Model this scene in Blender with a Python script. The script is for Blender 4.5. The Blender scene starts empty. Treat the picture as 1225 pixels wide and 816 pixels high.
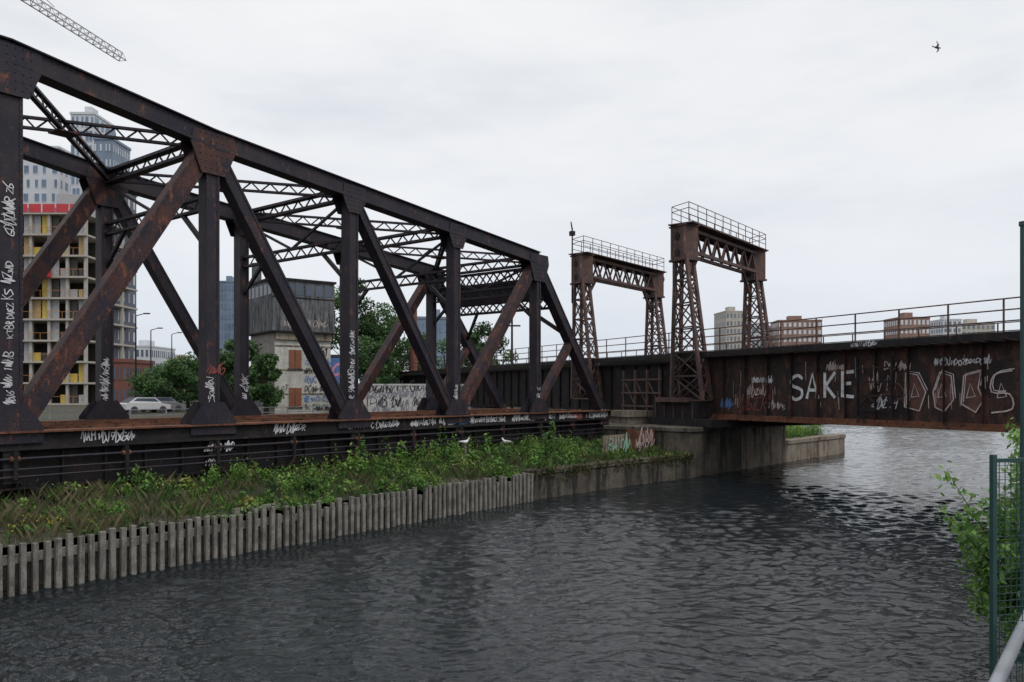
import bpy, math, random
import numpy as np
from mathutils import Vector, Matrix
random.seed(7); rng=np.random.default_rng(7)
scene=bpy.context.scene
ROT=math.radians(52)
U=Vector((math.cos(ROT),math.sin(ROT),0)); VV=Vector((-math.sin(ROT),math.cos(ROT),0))
def W(s,v,z=0): return U*s+VV*v+Vector((0,0,z))

# ---------------------------------------------------------------- materials
def newmat(name):
    m=bpy.data.materials.new(name); m.use_nodes=True
    nt=m.node_tree; b=nt.nodes['Principled BSDF']
    return m,nt,b
def noise(nt,coord,scale,detail=6,rough=.6,mapscale=None):
    n=nt.nodes.new('ShaderNodeTexNoise'); n.inputs['Scale'].default_value=scale
    n.inputs['Detail'].default_value=detail; n.inputs['Roughness'].default_value=rough
    if mapscale:
        mp=nt.nodes.new('ShaderNodeMapping'); mp.inputs['Scale'].default_value=mapscale
        nt.links.new(coord,mp.inputs['Vector']); nt.links.new(mp.outputs[0],n.inputs['Vector'])
    else: nt.links.new(coord,n.inputs['Vector'])
    return n
def ramp(nt,src,stops):
    r=nt.nodes.new('ShaderNodeValToRGB'); e=r.color_ramp.elements
    while len(e)<len(stops): e.new(.5)
    for i,(p,c) in enumerate(stops):
        e[i].position=p
        e[i].color=(c,c,c,1) if isinstance(c,(int,float)) else (*c,1)
    nt.links.new(src,r.inputs[0]); return r
def mixc(nt,fac,a,b,mode='MIX'):
    m=nt.nodes.new('ShaderNodeMix'); m.data_type='RGBA'; m.blend_type=mode
    for inp,val in ((m.inputs[0],fac),(m.inputs[6],a),(m.inputs[7],b)):
        if isinstance(val,(int,float)): inp.default_value=val
        elif isinstance(val,tuple): inp.default_value=(*val,1)
        else: nt.links.new(val,inp)
    return m.outputs[2]
def objcoord(nt):
    t=nt.nodes.new('ShaderNodeTexCoord'); return t.outputs['Object']
def bump(nt,b,src,strength,dist):
    bp=nt.nodes.new('ShaderNodeBump'); bp.inputs['Strength'].default_value=strength
    bp.inputs['Distance'].default_value=dist
    nt.links.new(src,bp.inputs['Height']); nt.links.new(bp.outputs[0],b.inputs['Normal'])
def weathered(name,c1,c2,c3=None,t1=.45,t2=.65,scale=1.2,streak=(2.5,2.5,.35),fine=18,rough=.75,bs=.4,bd=.02,t3=.6,c4=None,t4=.6,sw=.12):
    m,nt,b=newmat(name); co=objcoord(nt)
    n1=noise(nt,co,scale,8,.65); r1=ramp(nt,n1.outputs[0],[(t1,0.),(t2,1.)])
    n2=noise(nt,co,fine,6,.7)
    base=mixc(nt,r1.outputs[0],c1,c2)
    if c3:
        n3=noise(nt,co,1.6,7,.7,streak); r3=ramp(nt,n3.outputs[0],[(t3,0.),(t3+sw,1.)])
        base=mixc(nt,r3.outputs[0],base,c3)
    if c4:
        n4=noise(nt,co,3.1,10,.8,(streak[0]*1.7,streak[1]*1.7,streak[2]*2.5)); r4=ramp(nt,n4.outputs[0],[(t4,0.),(t4+.06,1.)])
        base=mixc(nt,r4.outputs[0],base,c4)
    r2=ramp(nt,n2.outputs[0],[(.3,.55),(.7,1.35)])
    base=mixc(nt,1.0,base,r2.outputs[0],'MULTIPLY')
    nt.links.new(base,b.inputs['Base Color']); b.inputs['Roughness'].default_value=rough
    b.inputs['Specular IOR Level'].default_value=.35
    bump(nt,b,n2.outputs[0],bs,bd); return m
def plain(name,c,rough=.6,metal=0,var=.25,scale=4):
    m,nt,b=newmat(name); co=objcoord(nt); n=noise(nt,co,scale,6,.6)
    r=ramp(nt,n.outputs[0],[(.25,1-var),(.75,1+var)])
    nt.links.new(mixc(nt,1.0,c,r.outputs[0],'MULTIPLY'),b.inputs['Base Color'])
    b.inputs['Roughness'].default_value=rough; b.inputs['Metallic'].default_value=metal
    return m
M={}
M['steel']=weathered('old_truss_steel',(.016,.015,.026),(.036,.027,.032),(.17,.060,.034),.4,.65,.9,(2.5,2.5,.9),20,.6,.4,.01,.575,(.13,.12,.13),.67)
M['steel_rust']=weathered('rusty_truss_steel',(.022,.018,.027),(.072,.030,.024),(.21,.078,.040),.40,.62,1.6,(3,3,1.2),20,.65,.5,.01,.56,(.11,.10,.11),.65)
M['steel_dark']=weathered('dark_steel',(.011,.011,.014),(.032,.024,.022),(.11,.050,.034),.45,.7,1.0,(2,2,.7),18,.8,.4,.01,.58)  # darker tone than the truss steel, with rust streaks
M['girder']=weathered('rusted_girder_plate',(.013,.012,.014),(.040,.021,.018),(.135,.055,.038),.36,.62,.9,(1.1,1.1,.45),12,.72,.5,.01,.50,(.22,.17,.15),.665,.2)
M['flange']=weathered('orange_rust_flange',(.10,.042,.026),(.19,.078,.040),(.03,.018,.018),.4,.6,2,(2,2,1),18,.8,.5,.01,.52)
M['portal']=weathered('portal_rust_steel',(.060,.045,.048),(.13,.068,.052),(.26,.17,.13),.4,.62,1.6,(3,3,.8),20,.75,.4,.01,.58,(.025,.02,.026),.57)
M['concrete']=weathered('old_concrete',(.15,.132,.108),(.075,.066,.055),(.030,.027,.024),.38,.62,.8,(1.2,1.2,.2),12,.9,.8,.04,.48,(.10,.055,.03),.62)
M['concrete_light']=weathered('pale_concrete',(.29,.25,.20),(.17,.14,.11),(.085,.05,.034),.42,.68,.7,(1.2,1.2,.2),12,.9,.8,.04,.50,(.04,.036,.032),.60)
M['wood']=weathered('weathered_timber',(.25,.24,.215),(.145,.135,.12),(.055,.05,.042),.4,.6,3,(7,7,.7),30,.9,.6,.02,.55)
M['wood_dark']=weathered('dark_timber',(.05,.045,.038),(.025,.022,.02),None,.4,.6,3,(7,7,.7),30,.8,.6,.02)  # dark timber tone; behind the palisade it stands in for shade
M['white']=plain('white_spray_paint',(.56,.56,.58),.7,0,.45,6)
M['pinkpaint']=plain('pinkish_spray_paint',(.46,.37,.35),.7,0,.4,6)
M['blackpaint']=plain('black_spray_paint',(.02,.02,.025),.6)
M['redpaint']=plain('faded_red_fill',(.095,.040,.032),.7,0,.7,3)
M['brightred']=plain('red_spray_paint',(.24,.06,.05),.7,0,.5,3)
M['bluepaint']=plain('blue_graffiti_paint',(.08,.17,.38),.7)
M['teal']=plain('dark_teal_paint',(.018,.055,.055),.45)
M['galv']=plain('galvanised_steel',(.36,.38,.42),.4,.5)
M['glass']=plain('window_glass',(.06,.08,.11),.15,0,.6,.15)
M['gull']=plain('gull_white_feathers',(.75,.75,.74),.8,0,.1)
M['birdblack']=plain('dark_feathers',(.015,.015,.018),.8)
M['asphalt']=plain('asphalt',(.055,.055,.058),.9)
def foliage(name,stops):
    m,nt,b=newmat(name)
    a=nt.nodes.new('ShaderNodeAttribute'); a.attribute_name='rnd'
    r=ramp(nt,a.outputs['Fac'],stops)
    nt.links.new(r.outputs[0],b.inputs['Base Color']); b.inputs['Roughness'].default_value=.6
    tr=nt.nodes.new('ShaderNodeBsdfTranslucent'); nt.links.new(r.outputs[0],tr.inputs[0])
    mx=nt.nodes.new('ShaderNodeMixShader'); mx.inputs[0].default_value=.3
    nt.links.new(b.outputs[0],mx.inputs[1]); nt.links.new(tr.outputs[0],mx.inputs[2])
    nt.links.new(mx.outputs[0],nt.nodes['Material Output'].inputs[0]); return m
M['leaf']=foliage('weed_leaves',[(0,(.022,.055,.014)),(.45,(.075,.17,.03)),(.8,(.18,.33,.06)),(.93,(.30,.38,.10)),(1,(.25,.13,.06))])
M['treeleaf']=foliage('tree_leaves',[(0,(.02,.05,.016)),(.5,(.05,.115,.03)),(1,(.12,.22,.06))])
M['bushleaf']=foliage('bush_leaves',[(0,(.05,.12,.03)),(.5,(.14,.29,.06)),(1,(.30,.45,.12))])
M['drygrass']=foliage('dry_grass_blades',[(0,(.06,.08,.03)),(.5,(.15,.14,.07)),(1,(.26,.22,.13))])
M['vine']=foliage('hanging_vine_leaves',[(0,(.03,.045,.015)),(.5,(.08,.10,.03)),(1,(.20,.09,.04))])
M['bark']=plain('bark',(.06,.05,.04),.9)

# ---------------------------------------------------------------- mesh builder
class MB:
    def __init__(s): s.v=[];s.f=[];s.m=[]
    def quad(s,pts,mi=0):
        n=len(s.v); s.v+= [tuple(p) for p in pts]; s.f.append(tuple(range(n,n+len(pts)))); s.m.append(mi)
    def hexa(s,c,mi=0):
        n=len(s.v); s.v+=[tuple(p) for p in c]
        for f in ((0,3,2,1),(4,5,6,7),(0,1,5,4),(1,2,6,5),(2,3,7,6),(3,0,4,7)):
            s.f.append(tuple(n+i for i in f)); s.m.append(mi)
    def box(s,x0,x1,y0,y1,z0,z1,mi=0):
        s.hexa([(x0,y0,z0),(x1,y0,z0),(x1,y1,z0),(x0,y1,z0),(x0,y0,z1),(x1,y0,z1),(x1,y1,z1),(x0,y1,z1)],mi)
    def beam(s,p1,p2,w,h,up=(0,0,1),mi=0,w2=None,h2=None):
        p1=Vector(p1);p2=Vector(p2);d=(p2-p1).normalized();up=Vector(up)
        if abs(d.dot(up))>.98: up=Vector((0,1,0)) if abs(d.y)<.9 else Vector((1,0,0))
        a=d.cross(up).normalized(); b=a.cross(d)
        w2=w2 or w; h2=h2 or h
        c=[p1-a*w/2-b*h/2,p1+a*w/2-b*h/2,p1+a*w/2+b*h/2,p1-a*w/2+b*h/2,
           p2-a*w2/2-b*h2/2,p2+a*w2/2-b*h2/2,p2+a*w2/2+b*h2/2,p2-a*w2/2+b*h2/2]
        s.hexa(c,mi)
    def cyl(s,p1,p2,r1,r2=None,n=8,mi=0):
        r2=r1 if r2 is None else r2
        p1=Vector(p1);p2=Vector(p2);d=(p2-p1).normalized()
        up=Vector((0,0,1)) if abs(d.z)<.9 else Vector((1,0,0))
        a=d.cross(up).normalized(); b=a.cross(d); k=len(s.v)
        for p,r in((p1,r1),(p2,r2)):
            for i in range(n):
                t=2*math.pi*i/n; s.v.append(tuple(p+a*r*math.cos(t)+b*r*math.sin(t)))
        for i in range(n):
            j=(i+1)%n; s.f.append((k+i,k+j,k+n+j,k+n+i)); s.m.append(mi)
        s.f.append(tuple(k+i for i in range(n-1,-1,-1))); s.m.append(mi)
        s.f.append(tuple(k+n+i for i in range(n))); s.m.append(mi)
    def rivet(s,p,nrm,r=.025,h=.018,mi=0):
        p=Vector(p);nrm=Vector(nrm); up=Vector((0,0,1)) if abs(nrm.z)<.9 else Vector((1,0,0))
        a=nrm.cross(up).normalized()*r; b=a.cross(nrm).normalized()*r; n=len(s.v)
        s.v+=[tuple(p+a),tuple(p+b),tuple(p-a),tuple(p-b),tuple(p+nrm*h)]
        for i in range(4): s.f.append((n+i,n+(i+1)%4,n+4)); s.m.append(mi)
    def rivets(s,p1,p2,nrm,step=.16,mi=0,r=.025):
        p1=Vector(p1);p2=Vector(p2);L=(p2-p1).length;k=max(1,int(L/step))
        for i in range(k+1): s.rivet(p1.lerp(p2,i/k),nrm,r,.018,mi)
    def lattice(s,p1,p2,depth,up=(0,0,1),ch=.1,lace=.05,pitch=None,mi=0,double=False,depth2=None,w=.14):
        p1=Vector(p1);p2=Vector(p2);d=(p2-p1);L=d.length;d.normalize();up=Vector(up)
        a=d.cross(up).normalized(); b=a.cross(d); depth2=depth2 or depth
        s.beam(p1+b*depth/2,p2+b*depth2/2,w,ch,up,mi); s.beam(p1-b*depth/2,p2-b*depth2/2,w,ch,up,mi)
        pitch=pitch or depth; k=max(2,int(round(L/pitch)))
        for i in range(k):
            t0=i/k;t1=(i+1)/k; d0=depth+(depth2-depth)*t0; d1=depth+(depth2-depth)*t1
            q0=p1+d*L*t0;q1=p1+d*L*t1; sg=1 if i%2 else -1
            s.beam(q0+b*sg*d0/2*.95+a*.02*sg,q1-b*sg*d1/2*.95+a*.02*sg,.025,lace,up,mi)
            if double: s.beam(q0-b*sg*d0/2*.95-a*.02*sg,q1+b*sg*d1/2*.95-a*.02*sg,.025,lace,up,mi)
    def stroke(s,pts,w,o,ax,ay,nr,off=.012,mi=0):
        o=Vector(o);ax=Vector(ax);ay=Vector(ay);nr=Vector(nr)
        n=len(pts); L=[];R=[]
        for i in range(n):
            a=pts[max(0,i-1)];b=pts[min(n-1,i+1)]
            dx=b[0]-a[0];dy=b[1]-a[1];l=math.hypot(dx,dy) or 1
            nx,ny=-dy/l*w/2,dx/l*w/2; e=off+i*.0004
            L.append(o+ax*(pts[i][0]+nx)+ay*(pts[i][1]+ny)+nr*e); R.append(o+ax*(pts[i][0]-nx)+ay*(pts[i][1]-ny)+nr*e)
        for i in range(n-1): s.quad([L[i],R[i],R[i+1],L[i+1]],mi)
    def obj(s,name,mats,parent=None,rotz=0,loc=(0,0,0),bevel=0,smooth=False):
        me=bpy.data.meshes.new(name); me.from_pydata(s.v,[],s.f)
        for m in mats: me.materials.append(m)
        me.polygons.foreach_set('material_index',s.m)
        if smooth: me.polygons.foreach_set('use_smooth',[True]*len(s.f))
        me.update(); o=bpy.data.objects.new(name,me); scene.collection.objects.link(o)
        if parent: o.parent=parent
        else: o.rotation_euler=(0,0,rotz); o.location=loc
        if bevel:
            b=o.modifiers.new('bevel','BEVEL'); b.width=bevel; b.segments=1
        return o
def empty(name,loc=(0,0,0),rotz=0):
    e=bpy.data.objects.new(name,None); e.location=loc; e.rotation_euler=(0,0,rotz); scene.collection.objects.link(e); return e

def smooth_pts(p,sub=5):
    out=[];n=len(p)
    for i in range(n-1):
        p0=p[max(i-1,0)];p1=p[i];p2=p[i+1];p3=p[min(i+2,n-1)]
        for k in range(sub):
            t=k/sub
            out.append(tuple(.5*((2*p1[j])+(-p0[j]+p2[j])*t+(2*p0[j]-5*p1[j]+4*p2[j]-p3[j])*t*t+(-p0[j]+3*p1[j]-3*p2[j]+p3[j])*t**3) for j in(0,1)))
    out.append(p[-1]); return out
GL={'A':[([(0,0),(.45,1),(.85,0)],0),([(.15,.35),(.8,.4)],0)],'B':[([(.1,0),(.1,1),(.7,.85),(.65,.6),(.15,.52),(.85,.35),(.7,.02),(.1,0)],1)],
'C':[([(.9,.85),(.4,1),(.05,.5),(.4,0),(.95,.15)],1)],'D':[([(.1,0),(.1,1),(.8,.75),(.85,.3),(.1,0)],1)],'E':[([(.9,1),(.1,.9),(.5,.55),(.1,.5),(.1,.05),(.9,.05)],1)],
'G':[([(.9,.85),(.4,1),(.05,.5),(.4,0),(.9,.15),(.9,.5),(.5,.45)],1)],'H':[([(.1,1),(.1,0)],0),([(.8,1.05),(.85,0)],0),([(.1,.5),(.9,.55)],0)],
'K':[([(.1,0),(.1,1)],0),([(.9,1),(.15,.45),(.95,-.05)],0)],'M':[([(0,0),(.15,1),(.45,.3),(.8,1),(.95,0)],0)],'N':[([(.05,0),(.1,1),(.8,0),(.9,1.1)],0)],
'O':[([(.5,1),(.05,.6),(.3,0),(.85,.2),(.85,.75),(.45,1.02)],1)],'R':[([(.1,0),(.1,1),(.75,.85),(.6,.5),(.15,.48),(.95,-.1)],1)],
'S':[([(.9,.9),(.35,1),(.1,.7),(.7,.45),(.8,.12),(.1,0)],1)],'T':[([(0,1),(1,.95)],0),([(.5,1),(.45,0)],0)],'Z':[([(0,.95),(.9,1),(.05,.05),(1.1,.1)],0)],
'1':[([(.3,.75),(.5,1),(.5,0)],0)],'6':[([(.8,1),(.2,.6),(.15,.15),(.6,0),(.8,.3),(.2,.45)],1)],'9':[([(.8,.6),(.3,.55),(.3,.95),(.8,.95),(.8,.5),(.5,0)],1)],
'w':[([(0,.8),(.15,0),(.35,.7),(.5,0),(.75,1.2),(.9,0),(1.3,.5)],1)],'q':[([(0,.2),(.4,1.2),(.5,-.2),(.8,.9),(.9,.1),(1.4,.6)],1)],
'y':[([(-.2,.5),(.3,1.3),(.1,-.2),(.9,.4),(.5,.9),(1.2,-.1),(1.5,1.1)],1)]}
def tag(mb,x0,y0,length,h,o,ax,ay,nr,mi=0,w=.04,seed=0,vertical=False,word=None):
    r=random.Random(seed); x=0;k=0; keys=list(GL)+['w','q','y']*4; y=0; sl=r.uniform(-.05,.45); word=word or ''
    sc=1
    while x<length and (not word or k<len(word)):
        if k%4==0: sc=r.uniform(.65,1.1); y=r.uniform(0,.25)*h*(0 if word else 1)
        cw=h*r.uniform(.45,.75)*sc; hh=h*r.uniform(.7,1.1)*sc
        g=GL[word[k]] if word else GL[r.choice(keys)]
        for ps,sm in g:
            p=[(x0+x+(a+sl*b+r.uniform(-.1,.1))*cw,y0+y+(b+r.uniform(-.1,.1))*hh) for a,b in ps]
            if vertical: p=[(x0+h-(b-y0),y0+(a-x0)) for a,b in p]
            if sm: p=smooth_pts(p,4)
            mb.stroke(p,w*r.uniform(.65,1.2),o,ax,ay,nr,.006+.002*(k%6),mi)
        k+=1; x+=cw*(1.0 if r.random()<.85 else 1.7)

def leaves(name,P,size,rnd,mat,parent=None,aspect=.55,upbias=.3):
    P=np.asarray(P);n=len(P); size=np.broadcast_to(size,(n,))
    a=rng.normal(size=(n,3)); a/=np.linalg.norm(a,axis=1,keepdims=True)
    nn=rng.normal(size=(n,3)); nn[:,2]=np.abs(nn[:,2])+upbias
    b=np.cross(nn,a); b/=np.linalg.norm(b,axis=1,keepdims=True)+1e-9
    a=a*size[:,None]*.5; b=b*size[:,None]*.5*aspect
    V=np.stack([P-a,P-a*.1+b,P+a,P-a*.1-b],1).reshape(-1,3)
    me=bpy.data.meshes.new(name); me.vertices.add(4*n); me.vertices.foreach_set('co',V.ravel())
    me.loops.add(4*n); me.loops.foreach_set('vertex_index',np.arange(4*n,dtype=np.int32))
    me.polygons.add(n); me.polygons.foreach_set('loop_start',np.arange(0,4*n,4,dtype=np.int32))
    me.update(calc_edges=True); me.materials.append(mat)
    at=me.attributes.new('rnd','FLOAT','FACE'); at.data.foreach_set('value',np.clip(rnd,0,1).astype(np.float32))
    o=bpy.data.objects.new(name,me); scene.collection.objects.link(o)
    if parent: o.parent=parent
    return o
def blades(name,P,h,lean,width,rnd,mat,parent=None):
    P=np.asarray(P);n=len(P); h=np.broadcast_to(h,(n,))
    th=rng.uniform(0,2*np.pi,n); d=np.stack([np.cos(th),np.sin(th),0*th],1); sd=np.stack([-d[:,1],d[:,0],0*th],1)
    mid=P+d*(h*lean*.35)[:,None]+np.array([0,0,1])*(h*.6)[:,None]
    tip=P+d*(h*lean)[:,None]+np.array([0,0,1])*h[:,None]
    w=width
    V=np.stack([P-sd*w,P+sd*w,mid+sd*w*.8,tip,mid-sd*w*.8],1).reshape(-1,3)
    me=bpy.data.meshes.new(name); me.from_pydata(V.tolist(),[],[tuple(range(5*i,5*i+5)) for i in range(n)]); me.materials.append(mat)
    at=me.attributes.new('rnd','FLOAT','FACE'); at.data.foreach_set('value',np.clip(rnd,0,1).astype(np.float32))
    o=bpy.data.objects.new(name,me); scene.collection.objects.link(o)
    if parent:o.parent=parent
    return o

# ---------------------------------------------------------------- terrain
S_W=[-400,-60,26.5,33,38,50,60.5]; V_W=[19.6,19.6,19.55,18.9,18.1,17.35,16.5]
def wallv(s): return float(np.interp(s,S_W,V_W))
def gz(s,off):
    base=np.interp(off,[0,1,2.5,4.5,9,13,17,3000],[1.05,1.12,1.35,1.6,1.85,2.3,2.45,2.45])
    n=.12*math.sin(s*.9+off*1.3)*math.sin(s*.37-off*.8)+.06*math.sin(s*2.3+off*2.9)
    return float(base+n*(1 if .4<off<14 else 0))
def ground():
    mb=MB(); ss=[-400,-200,-100,-50]+list(np.arange(-30,61,1.0))[0:90]+[60.5]
    offs=[.05,.5,1,1.7,2.5,3.3,4.2,5.5,7,9,11,13,17,25,45,100,300,2500]
    nv=len(offs)
    for s in ss:
        for o in offs:
            v=wallv(s)+o
            mb.v.append(tuple(W(s,v,gz(s,o))))
    for i in range(len(ss)-1):
        for j in range(nv-1):
            mb.f.append((i*nv+j,(i+1)*nv+j,(i+1)*nv+j+1,i*nv+j+1)); mb.m.append(0)
    mb.quad([W(60.5,45,2.45),W(3000,45,2.45),W(3000,2500,2.45),W(60.5,2500,2.45)])
    mb.quad([W(60.5,45,2.45),W(60.5,45,-1),W(150,45,-1),W(150,45,2.45)])
    mb.quad([W(150,45,2.4),W(150,-1500,2.4),W(3000,-1500,2.4),W(3000,45,2.4)])
    mb.quad([W(150,45,2.4),W(150,45,-1),W(150,-1500,-1),W(150,-1500,2.4)])
    mb.quad([W(60.5,16.6,-1),W(60.5,45,-1),W(60.5,45,2.4),W(60.5,30,2),W(60.5,16.6,1.1)])
    m,nt,b=newmat('ground_soil_grass'); co=objcoord(nt)
    n1=noise(nt,co,.35,8,.65); n2=noise(nt,co,5,8,.7)
    c=mixc(nt,ramp(nt,n1.outputs[0],[(.42,0.),(.58,1.)]).outputs[0],(.040,.048,.022),(.080,.068,.052))
    c=mixc(nt,1.0,c,ramp(nt,n2.outputs[0],[(.3,.5),(.7,1.4)]).outputs[0],'MULTIPLY')
    nt.links.new(c,b.inputs['Base Color']); b.inputs['Roughness'].default_value=.95
    bump(nt,b,n2.outputs[0],.8,.08)
    mb.obj('ground',[m])
ground()
mb=MB(); mb.box(-60,60,-300,.6,-1,2.6,0); mb.box(-60,60,.6,1.25,-1,.42,0)
mb.obj('camera_side_ground',[M['concrete']],rotz=ROT)
def water():
    r=np.random.default_rng(11)
    Y=[7.5]
    while Y[-1]<420: Y.append(Y[-1]+max(.030,.0030*Y[-1]))
    Y=np.array(Y); T=np.arange(-.80,.90,.0035)
    YY,TT=np.meshgrid(Y,T,indexing='ij'); XX=TT*YY
    sp=np.maximum(.0036*YY,.032)
    H=np.zeros_like(XX); N=120
    lam=np.exp(r.uniform(np.log(.16),np.log(1.3),N)); th=math.radians(96)+r.normal(size=N)*.72; ph=r.uniform(0,6.28,N)
    wgt=np.where(lam<.65,1.0,.55); S=.345*math.sqrt(2/N)
    warpx=.25*np.sin(XX*.61+YY*.37)+.2*np.sin(YY*.83-XX*.32+1)+.06*np.sin(XX*2.1+YY*1.3); warpy=.22*np.sin(XX*.53-YY*.67)+.15*np.sin(XX*1.11+2)+.05*np.sin(XX*2.7-YY*1.9)
    for i in range(N):
        k=2*math.pi/lam[i]; fade=np.clip(lam[i]/sp/2.2-1,0,1)
        p=k*(math.cos(th[i])*(XX+warpx)+math.sin(th[i])*(YY+warpy))+ph[i]
        H+=S*wgt[i]/k*np.sin(p)*fade
    g=.9+.22*np.sin(XX*.13+YY*.21+1)*np.sin(YY*.11-XX*.07)+.22*np.sin(XX*.05+YY*.33)*np.sin(XX*.27-YY*.05+2)
    H*=g
    V=np.stack([XX,YY,H],-1).reshape(-1,3); nr_,nc_=XX.shape
    idx=np.arange(nr_*nc_).reshape(nr_,nc_); F=np.stack([idx[:-1,:-1],idx[:-1,1:],idx[1:,1:],idx[1:,:-1]],-1).reshape(-1,4)
    ex=np.array([[-2500,-600,-.25],[3500,-600,-.25],[3500,3500,-.25],[-2500,3500,-.25]],float); n0=len(V)
    V=np.concatenate([V,ex]); F=np.concatenate([F,[[n0,n0+1,n0+2,n0+3]]])
    me=bpy.data.meshes.new('water'); me.vertices.add(len(V)); me.vertices.foreach_set('co',V.ravel())
    me.loops.add(F.size); me.loops.foreach_set('vertex_index',F.ravel().astype(np.int32))
    me.polygons.add(len(F)); me.polygons.foreach_set('loop_start',np.arange(0,F.size,4,dtype=np.int32))
    me.polygons.foreach_set('use_smooth',np.ones(len(F),bool)); me.update(calc_edges=True)
    m,nt,b=newmat('canal_water'); co=objcoord(nt)
    b.inputs['Base Color'].default_value=(.013,.017,.020,1); b.inputs['Roughness'].default_value=.03; b.inputs['IOR'].default_value=1.34
    n2=noise(nt,co,9,3,.55,(.7,1.2,1)); bump(nt,b,n2.outputs[0],.5,.03)
    me.materials.append(m); o=bpy.data.objects.new('water',me); scene.collection.objects.link(o)
water()

# ---------------------------------------------------------------- quay & palisade
mb=MB(); r=random.Random(3)
s=-14
while s<26.2:
    w=.125+r.uniform(-.015,.02); h=1.15+r.uniform(-.06,.05); t=r.uniform(-.015,.015); ly=r.uniform(-.03,.03)
    if r.random()<.06: h-=r.uniform(.05,.2)
    mb.beam((s,19.45+ly,-.6),(s+t,19.45+ly+r.uniform(-.02,.02),h),.13,w,(1,0,0),0)
    s+=.25+r.uniform(-.015,.015)
mb.box(-14,26.3,19.56,19.68,-.6,.85,1); mb.box(-14,26.3,19.53,19.61,.66,.88,0); mb.box(-14,26.3,19.53,19.60,.1,.3,1)  # backing boards coloured dark as the shadow in the gaps between posts
mb.box(12.6,14.4,19.62,19.72,1.08,1.24,0)
mb.obj('timber_palisade',[M['wood'],M['wood_dark']],rotz=ROT,bevel=.01)
mb=MB()
for s0,s1 in zip([26.3,29,33,36,38],[28.98,32.98,35.98,37.98,38.2]):
    v0=wallv(s0);v1=wallv(s1)
    mb.hexa([(s0,v0-.05,-1),(s1,v1-.05,-1),(s1,v1+.5,-1),(s0,v0+.5,-1),(s0,v0-.05,1.02),(s1,v1-.05,1.02),(s1,v1+.5,1.02),(s0,v0+.5,1.02)])
    mb.hexa([(s0,v0-.12,1.02),(s1,v1-.12,1.02),(s1,v1+.5,1.02),(s0,v0+.5,1.02),(s0,v0-.12,1.24),(s1,v1-.12,1.24),(s1,v1+.5,1.24),(s0,v0+.5,1.24)])
s0,s1=50.2,60.5; v0=wallv(s0);v1=wallv(s1)
mb.hexa([(s0,v0,-1),(s1,v1,-1),(s1,v1+.8,-1),(s0,v0+.8,-1),(s0,v0,1.1),(s1,v1,1.1),(s1,v1+.8,1.1),(s0,v0+.8,1.1)],1)
mb.hexa([(s0,v0-.08,1.1),(s1,v1-.08,1.1),(s1,v1+.8,1.1),(s0,v0+.8,1.1),(s0,v0-.08,1.38),(s1,v1-.08,1.38),(s1,v1+.8,1.38),(s0,v0+.8,1.38)],1)
mb.obj('concrete_quay_wall',[M['concrete'],M['concrete_light']],rotz=ROT,bevel=.03)
mb=MB()
def pblock(s0,s1,z0,z1,back,mi,d=0):
    v0=wallv(s0)-d;v1=wallv(s1)-d
    mb.hexa([(s0,v0,z0),(s1,v1,z0),(s1,back,z0),(s0,back,z0),(s0,v0,z1),(s1,v1,z1),(s1,back,z1),(s0,back,z1)],mi)
pblock(38.2,44,-1,2.35,31,0,.08); pblock(44.01,50.2,-1,2.35,31,1,.08); pblock(38.1,44,2.352,2.6,31,0,.2); pblock(44.01,50.3,2.352,2.6,31,1,.2)
mb.obj('concrete_bridge_pier',[M['concrete'],M['concrete_light']],rotz=ROT,bevel=.04)

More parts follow.
